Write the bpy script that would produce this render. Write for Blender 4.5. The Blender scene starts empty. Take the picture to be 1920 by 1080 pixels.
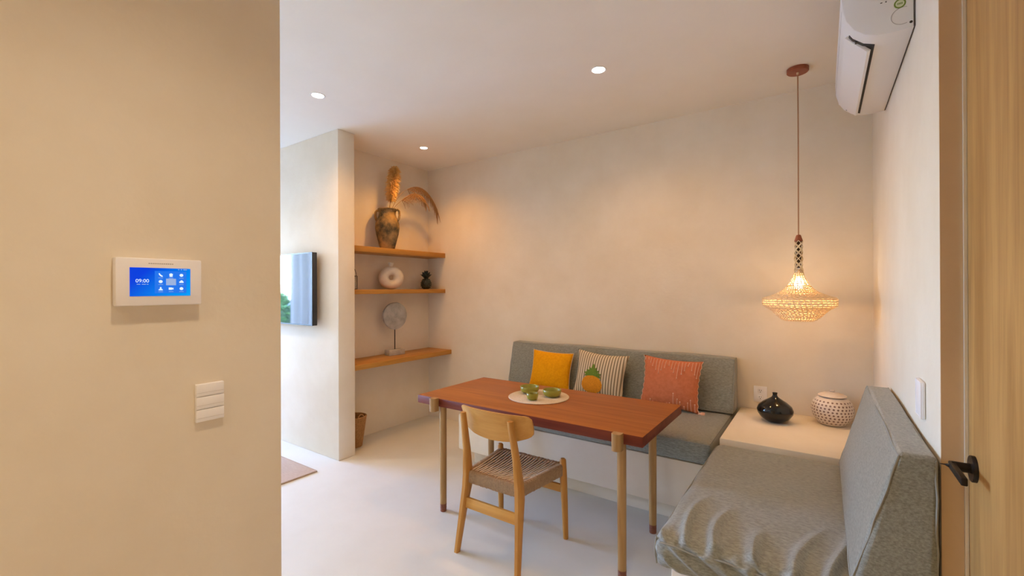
import bpy, bmesh, math, random
from mathutils import Vector, Matrix
random.seed(7)
R = math.radians
scene = bpy.context.scene
C = scene.collection

# ------------------------------------------------------------------ camera
CAM_H = 1.476
cam_d = bpy.data.cameras.new('camera'); cam = bpy.data.objects.new('camera', cam_d); C.objects.link(cam)
cam_d.sensor_width = 36.0; cam_d.lens = 834.533 / 1920 * 36.0; cam_d.clip_start = 0.02; cam_d.clip_end = 200
_y, _p, _r = R(-34.885), R(0.087), R(-0.218)
_f = Vector((math.sin(_y) * math.cos(_p), math.cos(_y) * math.cos(_p), math.sin(_p)))
_ri = Vector((math.cos(_y), -math.sin(_y), 0)); _up = _ri.cross(_f)
_r2 = _ri * math.cos(_r) + _up * math.sin(_r); _u2 = -_ri * math.sin(_r) + _up * math.cos(_r)
_m = Matrix((_r2, _u2, -_f)).transposed().to_4x4(); _m.translation = (0, 0, CAM_H)
cam.matrix_world = _m
scene.camera = cam

# ------------------------------------------------------------------ world, daylight, exposure
world = bpy.data.worlds.new('sky'); scene.world = world; world.use_nodes = True
wn = world.node_tree; bg = wn.nodes['Background']
sky = wn.nodes.new('ShaderNodeTexSky'); sky.sky_type = 'NISHITA'; sky.sun_disc = False
sky.sun_elevation = R(50); sky.sun_rotation = R(20); sky.air_density = 1.0; sky.dust_density = 0.8; sky.ozone_density = 1.0
tint = wn.nodes.new('ShaderNodeMix'); tint.data_type = 'RGBA'; tint.blend_type = 'MULTIPLY'; tint.inputs[0].default_value = 1.0
tint.inputs[7].default_value = (0.76, 0.93, 1.30, 1)
wn.links.new(sky.outputs[0], tint.inputs[6]); wn.links.new(tint.outputs[2], bg.inputs[0]); bg.inputs[1].default_value = 9.5
pl_d = bpy.data.lights.new('window_portal', 'AREA'); pl_d.shape = 'RECTANGLE'; pl_d.size = 3.4; pl_d.size_y = 2.5
pl_d.cycles.is_portal = True
pl_o = bpy.data.objects.new('window_portal', pl_d); C.objects.link(pl_o)
pl_o.location = (-7.72, 0.5, 1.25)
pl_o.rotation_euler = (R(90), 0, R(-90))       # -Z of the lamp points to +X, into the room
WARM = (1.0, 0.545, 0.19); HALL = (1.0, 0.82, 0.60)
scene.view_settings.view_transform = 'Standard'; scene.view_settings.look = 'None'
scene.view_settings.gamma = 1.0; scene.view_settings.use_curve_mapping = False
scene.view_settings.exposure = 0.0
scene.cycles.use_denoising = True
scene.cycles.max_bounces = 10; scene.cycles.diffuse_bounces = 6; scene.cycles.glossy_bounces = 4
scene.cycles.transparent_max_bounces = 8; scene.cycles.caustics_reflective = False; scene.cycles.caustics_refractive = False
scene.cycles.sample_clamp_indirect = 6.0

# ------------------------------------------------------------------ materials
MATS = {}
def mat(name, col, rough=0.6, col2=None, scale=6.0, bump=0.0, bscale=120.0, metal=0.0, spec=0.5, emit=None, estr=0.0,
        stretch=None, coat=0.0, contrast=(0.35, 0.65), sheen=0.0, trans=0.0, detail=6.0, coord='Object'):
    if name in MATS: return MATS[name]
    m = bpy.data.materials.new(name); m.use_nodes = True; nt = m.node_tree; b = nt.nodes['Principled BSDF']
    b.inputs['Base Color'].default_value = (*col, 1); b.inputs['Roughness'].default_value = rough
    b.inputs['Metallic'].default_value = metal; b.inputs['Specular IOR Level'].default_value = spec
    b.inputs['Coat Weight'].default_value = coat; b.inputs['Sheen Weight'].default_value = sheen
    b.inputs['Sheen Roughness'].default_value = 0.5
    b.inputs['Transmission Weight'].default_value = trans
    if emit: b.inputs['Emission Color'].default_value = (*emit, 1); b.inputs['Emission Strength'].default_value = estr
    tc = nt.nodes.new('ShaderNodeTexCoord'); src = tc.outputs[coord]
    if stretch:
        mp = nt.nodes.new('ShaderNodeMapping'); mp.inputs['Scale'].default_value = stretch
        nt.links.new(src, mp.inputs[0]); src = mp.outputs[0]
    if col2:
        n = nt.nodes.new('ShaderNodeTexNoise'); n.inputs['Scale'].default_value = scale; n.inputs['Detail'].default_value = detail
        n.inputs['Roughness'].default_value = 0.6
        rp = nt.nodes.new('ShaderNodeValToRGB'); rp.color_ramp.elements[0].position = contrast[0]; rp.color_ramp.elements[1].position = contrast[1]
        rp.color_ramp.elements[0].color = (*col2, 1); rp.color_ramp.elements[1].color = (*col, 1)
        nt.links.new(src, n.inputs[0]); nt.links.new(n.outputs['Fac'], rp.inputs[0]); nt.links.new(rp.outputs[0], b.inputs['Base Color'])
    if bump:
        n2 = nt.nodes.new('ShaderNodeTexNoise'); n2.inputs['Scale'].default_value = bscale; n2.inputs['Detail'].default_value = 4
        bp = nt.nodes.new('ShaderNodeBump'); bp.inputs['Strength'].default_value = bump; bp.inputs['Distance'].default_value = 0.01
        nt.links.new(src, n2.inputs[0]); nt.links.new(n2.outputs['Fac'], bp.inputs['Height']); nt.links.new(bp.outputs[0], b.inputs['Normal'])
    MATS[name] = m; return m

PLASTER = mat('cream_plaster', (0.855, 0.77, 0.635), 0.62, (0.79, 0.69, 0.54), 2.6, 0.10, 35, spec=0.25, contrast=(0.3, 0.7), detail=9)
CEIL = mat('ceiling_plaster', (0.91, 0.85, 0.74), 0.8, (0.885, 0.82, 0.70), 1.6, 0.05, 40, spec=0.2)
FLOOR = mat('polished_cement', (0.76, 0.74, 0.66), 0.38, (0.71, 0.685, 0.60), 1.8, 0.03, 30, spec=0.35, detail=9)
def wood(name, c1, c2, rough, axis='X', fine=60):
    """long-grained wood: noise stretched along one local axis plus a wavy figure"""
    if name in MATS: return MATS[name]
    m = bpy.data.materials.new(name); m.use_nodes = True; nt = m.node_tree; b = nt.nodes['Principled BSDF']
    b.inputs['Roughness'].default_value = rough; b.inputs['Specular IOR Level'].default_value = 0.28
    tc = nt.nodes.new('ShaderNodeTexCoord'); mp = nt.nodes.new('ShaderNodeMapping')
    s = {'X': (0.06, 1, 1), 'Y': (1, 0.06, 1), 'Z': (1, 1, 0.06)}[axis]
    mp.inputs['Scale'].default_value = s; nt.links.new(tc.outputs['Object'], mp.inputs[0])
    n = nt.nodes.new('ShaderNodeTexNoise'); n.inputs['Scale'].default_value = 14; n.inputs['Detail'].default_value = 5; n.inputs['Distortion'].default_value = 1.2
    n2 = nt.nodes.new('ShaderNodeTexNoise'); n2.inputs['Scale'].default_value = fine * 2; n2.inputs['Detail'].default_value = 3
    mx = nt.nodes.new('ShaderNodeMath'); mx.operation = 'MULTIPLY_ADD'; mx.inputs[1].default_value = 0.35
    nt.links.new(mp.outputs[0], n.inputs[0]); nt.links.new(mp.outputs[0], n2.inputs[0])
    nt.links.new(n2.outputs['Fac'], mx.inputs[0]); nt.links.new(n.outputs['Fac'], mx.inputs[2])
    rp = nt.nodes.new('ShaderNodeValToRGB'); e = rp.color_ramp.elements
    e[0].position = 0.48; e[0].color = (*c2, 1); e[1].position = 0.85; e[1].color = (*c1, 1)
    nt.links.new(mx.outputs[0], rp.inputs[0]); nt.links.new(rp.outputs[0], b.inputs['Base Color'])
    MATS[name] = m; return m
W_SHELF = wood('honey_wood_shelf', (0.56, 0.27, 0.055), (0.38, 0.165, 0.03), 0.42, 'Y')
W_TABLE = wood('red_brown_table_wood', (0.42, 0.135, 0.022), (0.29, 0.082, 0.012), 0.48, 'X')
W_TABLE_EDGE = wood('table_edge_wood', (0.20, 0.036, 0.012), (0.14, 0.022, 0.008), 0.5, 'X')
W_OAK = wood('light_oak_leg', (0.47, 0.27, 0.10), (0.35, 0.185, 0.06), 0.5, 'Z')
W_CHAIR = wood('golden_chair_oak', (0.60, 0.29, 0.065), (0.47, 0.20, 0.036), 0.45, 'Z')
W_CHAIR_X = wood('golden_chair_ply', (0.66, 0.345, 0.085), (0.55, 0.26, 0.055), 0.45, 'X')
W_DOOR = wood('door_veneer', (0.52, 0.29, 0.095), (0.36, 0.18, 0.05), 0.5, 'Z')
W_RED = mat('red_brown_turned_wood', (0.34, 0.085, 0.032), 0.45, (0.26, 0.06, 0.022), 30)
W_FOOT = mat('dark_foot_wood', (0.27, 0.085, 0.035), 0.45, (0.2, 0.06, 0.025), 30)
FABRIC = mat('grey_green_upholstery', (0.325, 0.335, 0.285), 0.48, (0.185, 0.19, 0.158), 120, 0.35, 420, spec=0.5, stretch=(.45, 1, 1.6), sheen=0.3, detail=5)
PIPING = mat('upholstery_piping', (0.30, 0.30, 0.265), 0.9, spec=0.2)
WHITE_PL = mat('white_plastic', (0.90, 0.87, 0.86), 0.4)
DARK_PL = mat('black_plastic', (0.02, 0.02, 0.022), 0.4)
BLACK_METAL = mat('matte_black_metal', (0.022, 0.017, 0.015), 0.42, metal=0.6)
CORD = mat('paper_cord', (0.46, 0.30, 0.165), 0.85, (0.34, 0.21, 0.11), 90)
CORD_LIGHT = mat('pale_paper_cord', (0.72, 0.56, 0.40), 0.85, (0.60, 0.45, 0.30), 90)
GAP_SHADE = mat('seat_gap_shade', (0.10, 0.055, 0.04), 0.9)  # dark colour for the shade between the seat strands

# ------------------------------------------------------------------ mesh helpers
def link(name, me, m=None, parent=None, loc=(0, 0, 0), rot=(0, 0, 0), smooth=False, **props):
    o = bpy.data.objects.new(name, me); C.objects.link(o)
    if m and me is not None and not me.materials: me.materials.append(m)
    o.location = loc; o.rotation_euler = rot
    if parent: o.parent = parent
    if smooth and me: me.shade_smooth()
    for k, v in props.items(): o[k] = v
    return o
def empty(name, loc, label, category, group=None, rot=(0, 0, 0)):
    o = bpy.data.objects.new(name, None); C.objects.link(o); o.location = loc; o.rotation_euler = rot; o.empty_display_size = 0.05
    o['label'] = label; o['category'] = category
    if group: o['group'] = group
    return o
def tag(o, label, category, group=None):
    o['label'] = label; o['category'] = category
    if group: o['group'] = group
    return o
def fin(bm, name='m', smooth_angle=None):
    bmesh.ops.recalc_face_normals(bm, faces=bm.faces)
    me = bpy.data.meshes.new(name); bm.to_mesh(me); bm.free()
    if smooth_angle is not None:
        me.shade_smooth()
        try: me.set_sharp_from_angle(angle=R(smooth_angle))
        except Exception: pass
    return me
def bm_box(bm, x0, x1, y0, y1, z0, z1, bevel=0, seg=2):
    vs = [bm.verts.new((x, y, z)) for x in (x0, x1) for y in (y0, y1) for z in (z0, z1)]
    idx = [(0, 1, 3, 2), (4, 6, 7, 5), (0, 4, 5, 1), (2, 3, 7, 6), (0, 2, 6, 4), (1, 5, 7, 3)]
    fs = [bm.faces.new([vs[i] for i in f]) for f in idx]
    if bevel:
        es = list({e for f in fs for e in f.edges})
        bmesh.ops.bevel(bm, geom=es, offset=bevel, segments=seg, profile=0.5, affect='EDGES')
def box(x0, x1, y0, y1, z0, z1, bevel=0, seg=2):
    bm = bmesh.new(); bm_box(bm, x0, x1, y0, y1, z0, z1, bevel, seg)
    return fin(bm, smooth_angle=40 if bevel else None)
def boxes(lst):
    bm = bmesh.new()
    for b in lst: bm_box(bm, *b)
    return fin(bm)
def bm_lathe(bm, prof, seg=32, close=False, center=(0, 0, 0), sx=1.0, sy=1.0):
    rings = []
    for r, z in prof:
        if r < 1e-6: rings.append([bm.verts.new((center[0], center[1], center[2] + z))])
        else: rings.append([bm.verts.new((center[0] + sx * r * math.cos(2 * math.pi * i / seg), center[1] + sy * r * math.sin(2 * math.pi * i / seg), center[2] + z)) for i in range(seg)])
    for a, b in zip(rings, rings[1:]):
        if len(a) == 1 and len(b) == 1: continue
        for i in range(seg):
            j = (i + 1) % seg
            if len(a) == 1: bm.faces.new((a[0], b[j], b[i]))
            elif len(b) == 1: bm.faces.new((a[i], a[j], b[0]))
            else: bm.faces.new((a[i], a[j], b[j], b[i]))
def lathe(prof, seg=32, ang=35, **k):
    bm = bmesh.new(); bm_lathe(bm, prof, seg, **k); return fin(bm, smooth_angle=ang)
def bm_tube(bm, pts, rad, seg=8, cap=True, closed=False, flat=None):
    """tube along points; rad number or list; flat=(wide,thin) for an elliptical section (wide in the sideways direction)"""
    pts = [Vector(p) for p in pts]; n = len(pts); rings = []
    prevn = None
    for i, p in enumerate(pts):
        if closed: t = (pts[(i + 1) % n] - pts[i - 1]).normalized()
        else: t = (pts[min(i + 1, n - 1)] - pts[max(i - 1, 0)]).normalized()
        if prevn is None:
            ref = Vector((0, 0, 1)) if abs(t.z) < 0.9 else Vector((0, 1, 0))
            nrm = (ref - t * ref.dot(t)).normalized()
        else:
            nrm = prevn - t * prevn.dot(t)
            nrm = nrm.normalized() if nrm.length > 1e-6 else prevn
        prevn = nrm; bi = t.cross(nrm)
        r = rad[i] if isinstance(rad, (list, tuple)) else rad
        w, h = (flat[0], flat[1]) if flat else (r, r)
        if flat and isinstance(rad, (list, tuple)): w, h = w * r, h * r
        rings.append([bm.verts.new(p + bi * (w * math.cos(2 * math.pi * k / seg)) + nrm * (h * math.sin(2 * math.pi * k / seg))) for k in range(seg)])
    rng = range(n if closed else n - 1)
    for i in rng:
        a, b = rings[i], rings[(i + 1) % n]
        for k in range(seg): bm.faces.new((a[k], a[(k + 1) % seg], b[(k + 1) % seg], b[k]))
    if cap and not closed:
        bm.faces.new(rings[0][::-1]); bm.faces.new(rings[-1])
def tube(pts, rad, seg=8, **k):
    bm = bmesh.new(); bm_tube(bm, pts, rad, seg, **k); return fin(bm, smooth_angle=50)
def bm_prism(bm, poly, axis, a0, a1):
    """extrude a 2-D outline along an axis ('X': outline is (y,z); 'Y': (x,z); 'Z': (x,y))"""
    def P(u, v, a): return {'X': (a, u, v), 'Y': (u, a, v), 'Z': (u, v, a)}[axis]
    A = [bm.verts.new(P(u, v, a0)) for u, v in poly]; B = [bm.verts.new(P(u, v, a1)) for u, v in poly]
    n = len(poly); fs = [bm.faces.new(A), bm.faces.new(B[::-1])]
    for i in range(n): fs.append(bm.faces.new((A[i], B[i], B[(i + 1) % n], A[(i + 1) % n])))
    return fs
def prism(poly, axis, a0, a1, bevel=0, seg=2):
    bm = bmesh.new(); fs = bm_prism(bm, poly, axis, a0, a1)
    if bevel:
        es = list({e for f in fs[:2] for e in f.edges})
        bmesh.ops.bevel(bm, geom=es, offset=bevel, segments=seg, profile=0.5, affect='EDGES')
    return fin(bm, smooth_angle=40)
def soft_box(sx, sy, sz, n=(20, 20, 6), r=0.03, fn=None):
    """rounded box centred on the origin, densely gridded so that fn(point, normal) can shape it"""
    hx, hy, hz = sx / 2, sy / 2, sz / 2
    bm = bmesh.new(); cache = {}
    def grid(k, n_): return [-1 + 2 * i / n_ for i in range(n_ + 1)]
    def V(x, y, z):
        key = (round(x, 5), round(y, 5), round(z, 5))
        if key not in cache:
            p = Vector((x * hx, y * hy, z * hz))
            q = Vector((max(-hx + r, min(hx - r, p.x)), max(-hy + r, min(hy - r, p.y)), max(-hz + r, min(hz - r, p.z))))
            d = p - q; nn = d.normalized() if d.length > 1e-9 else Vector((0, 0, 1)); p2 = q + nn * r
            if fn: p2 = fn(p2, nn)
            cache[key] = bm.verts.new(p2)
        return cache[key]
    gx, gy, gz = grid(0, n[0]), grid(1, n[1]), grid(2, n[2])
    # put two grid lines close to every edge so that the rounding reads
    def tight(g, h):
        e = 1 - min(0.9, r / h); return sorted(set([-1, -1 + (1 - e) * .35, -e] + [v for v in g if -e < v < e] + [e, 1 - (1 - e) * .35, 1]))
    gx, gy, gz = tight(gx, hx), tight(gy, hy), tight(gz, hz)
    for ga, gb, f in ((gx, gy, lambda a, b, s: (a, b, s)), (gx, gz, lambda a, b, s: (a, s, b)), (gy, gz, lambda a, b, s: (s, a, b))):
        for s in (-1, 1):
            for a0, a1 in zip(ga, ga[1:]):
                for b0, b1 in zip(gb, gb[1:]):
                    bm.faces.new([V(*f(a0, b0, s)), V(*f(a1, b0, s)), V(*f(a1, b1, s)), V(*f(a0, b1, s))])
    me = fin(bm); me.shade_smooth(); return me

# ------------------------------------------------------------------ room dimensions (metres)
XN, YB, ZC, XR, XP, YP, YP2, YE, XL, YL = -3.788, 3.718, 2.859, 0.272, -3.412, 2.284, 2.449, 1.727, -1.211, 0.637
XW, YREAR = -7.55, -2.05
def struct(name, me, m, label=None):
    o = link(name, me, m); o['kind'] = 'structure'
    if label: o['label'] = label
    return o
struct('floor', box(XW - .2, .55, YREAR - .15, YB + .15, -.1, 0), FLOOR)
struct('ceiling', box(XW - .2, .55, YREAR - .15, YB + .15, ZC, ZC + .1), CEIL)
struct('wall_back', box(XN - .15, XR + .2, YB, YB + .15, 0, ZC), PLASTER)
struct('wall_niche', box(XN - .15, XN, YP2, YB, 0, ZC), PLASTER)
struct('wall_television', box(XW - .2, XP, YP, YP2, 0, ZC, .006), PLASTER)
struct('wall_right', box(XR, XR + .2, YE, YB, 0, ZC, .004), PLASTER)
struct('wall_entrance', boxes([(.345, .55, YREAR, .80, 0, ZC), (.345, .55, .80, YE, 2.5, ZC), (.40, .55, .80, YE, 0, 2.5)]), PLASTER)
struct('wall_left', box(XL - .15, XL, YREAR, YL, 0, ZC, .006), PLASTER)
struct('wall_rear', box(XW - .2, .55, YREAR - .15, YREAR, 0, ZC), PLASTER)
struct('wall_window', boxes([(XW - .15, XW, YREAR, -1.2, 0, ZC), (XW - .15, XW, 2.2, YP, 0, ZC), (XW - .15, XW, -1.2, 2.2, 2.5, ZC)]), PLASTER)
struct('trim_1', box(.3195, .327, YE - .012, YE - .0005, 0, 2.5), mat('pale_jamb', (0.78, 0.70, 0.55), 0.5))

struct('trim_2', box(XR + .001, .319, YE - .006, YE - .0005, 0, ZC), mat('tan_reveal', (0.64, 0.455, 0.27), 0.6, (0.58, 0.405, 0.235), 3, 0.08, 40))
# door in the entrance wall, its latch side against the wall end
door = struct('door_1', box(.327, .367, .82, YE - .013, .006, 2.49, .002), W_DOOR, 'honey wood veneer door with a black lever handle')
HY, HZ = 1.650, 0.998
bm = bmesh.new(); bm_lathe(bm, [(0, 0), (.034, 0), (.034, .008), (.033, .0095), (0, .0095)], 40)
me = fin(bm, smooth_angle=35); me.transform(Matrix.Rotation(R(-90), 4, 'Y'))
handle = link('door_handle', me, BLACK_METAL, door, (.327, HY, HZ), label='matte black lever handle on a round rose')
bm = bmesh.new(); bm_tube(bm, [(-.008, 0, 0), (-.045, 0, 0)], .0125, 20); link('handle_neck', fin(bm, smooth_angle=50), BLACK_METAL, handle)
bm = bmesh.new(); bm_box(bm, -.050, -.037, -.125, .013, -.0100, .0100, .003); link('lever', fin(bm, smooth_angle=40), BLACK_METAL, handle)
bm = bmesh.new(); bm_tube(bm, [(-.05, 0, 0), (-.054, 0, 0), (-.058, .002, 0), (-.068, .003, 0)], [.006, .004, .0018, .001], 10); link('key_pin', fin(bm, smooth_angle=50), BLACK_METAL, handle)

# window at the end of the living area (mirrored by the television)
win = struct('window_1', boxes([(XW - .10, XW - .05, -1.2, 2.2, 0, .06), (XW - .10, XW - .05, -1.2, 2.2, 2.44, 2.5)] +
             [(XW - .10, XW - .05, y - .03, y + .03, .06, 2.44) for y in (-1.17, -.05, 1.08, 2.17)]), mat('dark_window_metal', (.05, .05, .05), .4, metal=.5), 'sliding window with dark frame')
def glass_mat(name, tint=(1, 1, 1), refl=0.06):
    m = bpy.data.materials.new(name); m.use_nodes = True; nt = m.node_tree; nt.nodes.clear()
    out = nt.nodes.new('ShaderNodeOutputMaterial'); mx = nt.nodes.new('ShaderNodeMixShader'); tr = nt.nodes.new('ShaderNodeBsdfTransparent'); gl = nt.nodes.new('ShaderNodeBsdfGlossy')
    tr.inputs[0].default_value = (*tint, 1); gl.inputs['Roughness'].default_value = 0.02
    fr = nt.nodes.new('ShaderNodeLayerWeight'); fr.inputs[0].default_value = 0.35
    ml = nt.nodes.new('ShaderNodeMath'); ml.operation = 'MULTIPLY_ADD'; ml.inputs[1].default_value = .5; ml.inputs[2].default_value = refl
    nt.links.new(fr.outputs['Facing'], ml.inputs[0]); nt.links.new(ml.outputs[0], mx.inputs[0]); nt.links.new(tr.outputs[0], mx.inputs[1]); nt.links.new(gl.outputs[0], mx.inputs[2]); nt.links.new(mx.outputs[0], out.inputs[0])
    return m
PANE = glass_mat('window_glass', refl=0.02)
for y0, y1 in ((-1.14, -.08), (-.02, 1.05), (1.11, 2.14)):
    link('pane', box(XW - .078, XW - .072, y0, y1, .06, 2.44), PANE, win)

# ------------------------------------------------------------------ outdoors, seen only in the television's reflection
GRASS = mat('terrace_stone', (0.42, 0.42, 0.42), 0.9, (0.36, 0.36, 0.36), 3)
o = link('terrace_ground', box(-60, XW - .2, -30, 30, -.3, -.12), GRASS); o['kind'] = 'structure'
LEAF = mat('shrub_leaves', (0.13, 0.30, 0.045), 0.7, (0.05, 0.15, 0.02), 8)
def leaf_cloud(n, rx, ry, rz, s):
    vs, fs = [], []; rng = random.Random(3)
    for i in range(n):
        while True:
            p = Vector((rng.uniform(-1, 1), rng.uniform(-1, 1), rng.uniform(-1, 1)))
            if p.length < 1: break
        c = Vector((p.x * rx, p.y * ry, p.z * rz)); a = Vector((rng.uniform(-1, 1), rng.uniform(-1, 1), rng.uniform(-1, 1))).normalized()
        b = a.orthogonal().normalized(); k = len(vs)
        vs += [c - a * s, c + b * s * .45, c + a * s, c - b * s * .45]; fs.append((k, k + 1, k + 2, k + 3))
    me = bpy.data.meshes.new('foliage'); me.from_pydata(vs, [], fs); return me
TRUNK = mat('shrub_bark', (.16, .10, .06), .9)
shrub_me = leaf_cloud(2600, .95, .95, .85, .12)
for (x, y, s, lab) in ((-11.0, -.3, .75, 'smallest round green garden shrub close to the sliding window'), (-11.8, 1.6, .9, 'largest round green garden shrub beyond the sliding window'), (-12.2, -1.6, .8, 'round green garden shrub standing furthest back on the terrace')):
    e = empty('garden_shrub', (x, y, -.12), lab, 'shrub', 'garden shrubs outside the window')
    f_ = link('foliage', shrub_me, LEAF, e, (0, 0, 1.15 * s)); f_.scale = (s, s, s)
    link('stem', tube([(0, 0, 0), (0, 0, .9 * s)], .05, 8), TRUNK, e)

# curtain half drawn across the window
def curtain(y0, y1, x, z0, z1, label):
    n = 150; vs, fs = [], []
    for i in range(n + 1):
        t = i / n; y = y0 + (y1 - y0) * t; ph = (y1 - y0) / .16 * 2 * math.pi * t
        for z, k in ((z0, 1.0), ((z0 + z1) / 2, .9), (z1, .75)):
            vs.append((x + .060 * k * math.sin(ph + .6 * math.sin(ph * .31)), y + .012 * k * math.cos(ph * .5), z))
    for i in range(n):
        for k in range(2):
            a = i * 3 + k; fs.append((a, a + 3, a + 4, a + 1))
    me = bpy.data.meshes.new('curtain'); me.from_pydata(vs, [], fs); me.shade_smooth()
    m = bpy.data.materials.new('linen_curtain'); m.use_nodes = True; nt = m.node_tree; nt.nodes.clear()
    out = nt.nodes.new('ShaderNodeOutputMaterial'); mx = nt.nodes.new('ShaderNodeMixShader'); d = nt.nodes.new('ShaderNodeBsdfDiffuse'); tl = nt.nodes.new('ShaderNodeBsdfTranslucent')
    d.inputs[0].default_value = (.82, .76, .68, 1); tl.inputs[0].default_value = (.60, .52, .42, 1); mx.inputs[0].default_value = .5
    nt.links.new(d.outputs[0], mx.inputs[1]); nt.links.new(tl.outputs[0], mx.inputs[2]); nt.links.new(mx.outputs[0], out.inputs[0])
    return tag(link('curtain', me, m), label, 'curtain')
curtain(-1.3, .34, XW + .13, .02, 2.62, 'pale linen curtain drawn over part of the sliding window')

# ------------------------------------------------------------------ downlights
LENS = mat('downlight_lens', (1, 1, 1), .5, emit=(1, .93, .82), estr=14)
RING = mat('downlight_ring', (.82, .78, .72), .5)
def downlight(x, y, power, label, group=None, r=.040, size=150, blend=.8, col=WARM):
    e = empty('downlight', (x, y, ZC), label, 'ceiling light', group)
    link('trim_ring', lathe([(r, -.0005), (r + .004, -.003), (r + .010, -.003), (r + .012, 0), (r + .010, .002), (r, .001)], 40), RING, e)
    link('lens', lathe([(0, -.0015), (r, -.0015), (r, 0), (0, 0)], 40), LENS, e)
    d = bpy.data.lights.new('downlight_lamp', 'SPOT'); d.energy = power; d.color = col; d.spot_size = R(size); d.spot_blend = blend; d.shadow_soft_size = .035
    lo = bpy.data.objects.new('lamp', d); C.objects.link(lo); lo.parent = e; lo.location = (0, 0, -.02)
    return e
P0 = 46
downlight(-1.157, 2.626, P0 * .86, 'round recessed downlight in the ceiling above the dining table', size=160)
downlight(-2.946, 1.813, P0 * .72, 'round recessed downlight in the ceiling out in front of the television wall')
downlight(-3.198, 3.085, P0 * .66, 'small round recessed downlight in the ceiling before the niche shelves', r=.034, size=138, col=(1.0, .46, .08))
downlight(-.48, .36, P0 * 1.08, 'round recessed downlight over the entrance hall beside the intercom', size=98, blend=1.0, col=HALL)
downlight(-.45, -.95, P0 * 1.5, 'round recessed downlight over the rear of the entrance hall', size=130, blend=1.0, col=HALL)
downlight(-5.2, .8, P0 * 2.7, 'added unseen fill downlight over the living area rug', col=(1, .86, .74))  # unseen lamp, boosted as neutral fill in place of more daylight

# ------------------------------------------------------------------ built-in bench
bench = empty('built_in_bench', (-1.0, 3.3, 0), 'cream plaster corner bench with recessed plinth and raised corner ledge', 'bench')
BY, BXL, PLY, PLX, LEDZ, CB = 2.82, -2.52, 2.875, -.505, .584, .42
def bpart(name, me, m=PLASTER): return link(name, me, m, bench, (1.0, -3.3, 0))
bpart('bench_base', box(BXL, PLX, BY, YB - .002, .13, CB, .006))
bpart('plinth', box(BXL + .08, PLX, BY + .11, YB - .002, .001, .13))
bpart('corner_ledge', box(PLX, XR - .002, PLY, YB - .002, .13, LEDZ, .006))
bpart('plinth', box(PLX, XR - .002, PLY + .001, YB - .003, .001, .13))
bpart('bench_base', box(-.475, XR - .002, 1.73, PLY, .13, CB, .006))
bpart('plinth', box(-.37, XR - .002, 1.80, PLY, .001, .13))

# ------------------------------------------------------------------ upholstery
def add_piping(parent, paths, r=.004, closed=True):
    for p in paths:
        link('piping', tube(p, r, 6, closed=closed), PIPING, parent)
rng = random.Random(11)
def seat_back_fn(p, n):
    q = p.copy()
    if n.z > .5: q.z += .0015 * math.sin(p.x * 23 + p.y * 9) * math.sin(p.y * 17)
    return q
sc = tag(link('seat_cushion', soft_box(1.965, YB - .02 - BY + .012, .135, (60, 26, 4), .028, seat_back_fn), FABRIC, None,
              ((BXL + PLX) / 2 - .012, (BY - .012 + YB - .02) / 2, CB + .0695)), 'long grey fabric seat cushion on the bench behind the dining table', 'cushion')
hx, hy = 1.965 / 2 - .006, (YB - .02 - BY + .012) / 2 - .006
add_piping(sc, [[(-hx, -hy, .058), (hx, -hy, .058), (hx, hy, .058), (-hx, hy, .058)]], .0035)
ST = CB + .137           # top of seat cushions

def wedge_back(name, length, h, tb, tt, label):
    """wedge-shaped back cushion: local x along the length, +y is the front, z up, back on y=0"""
    def fn(p, n):
        t = (p.z + h / 2) / h; th = tb + (tt - tb) * t
        u = (p.y + .1) / .2                     # 0 back .. 1 front
        puff = .012 * max(0, n.y) * math.cos(p.x / length * 3.0) * math.sin(math.pi * min(1, max(0, t)))
        return Vector((p.x + .004 * math.sin(p.z * 14) * (abs(n.x) > .5), u * th + puff, p.z + h / 2 + .004 * max(0, n.z) * math.sin(p.x * 7)))
    me = soft_box(length, .2, h, (46, 8, 16), .022, fn)
    o = tag(link(name, me, FABRIC), label, 'cushion')
    L = length / 2 - .005
    def fy(z): return tb + (tt - tb) * z / h - .004
    for path in ([(-L, fy(.012), .012), (L, fy(.012), .012), (L, fy(h - .008), h - .008), (-L, fy(h - .008), h - .008)],
                 [(-L, .006, .012), (L, .006, .012), (L, .006, h - .008), (-L, .006, h - .008)]):
        pts = []
        for a, b in zip(path, path[1:] + path[:1]):
            for k in range(8):
                t = k / 8; pts.append(Vector(a).lerp(Vector(b), t) + Vector((0, .002 * math.sin(k * 2.1), .0015 * math.sin(k * 3.3))))
        link('piping', tube(pts, .0036, 6, closed=True), PIPING, o)
    return o
bc = wedge_back('back_cushion', 1.985, .395, .19, .10, 'long grey wedge back cushion leaning on the wall behind the throw pillows')
bc.location = ((BXL + PLX) / 2 - .005, YB - .004, ST + .004); bc.rotation_euler = (0, 0, math.pi)
rb = wedge_back('back_cushion', 1.13, .425, .205, .088, 'short grey wedge back cushion against the air conditioner wall')
rb.location = (XR - .005, 2.265, ST + .010); rb.rotation_euler = (0, 0, math.pi / 2)

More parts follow.
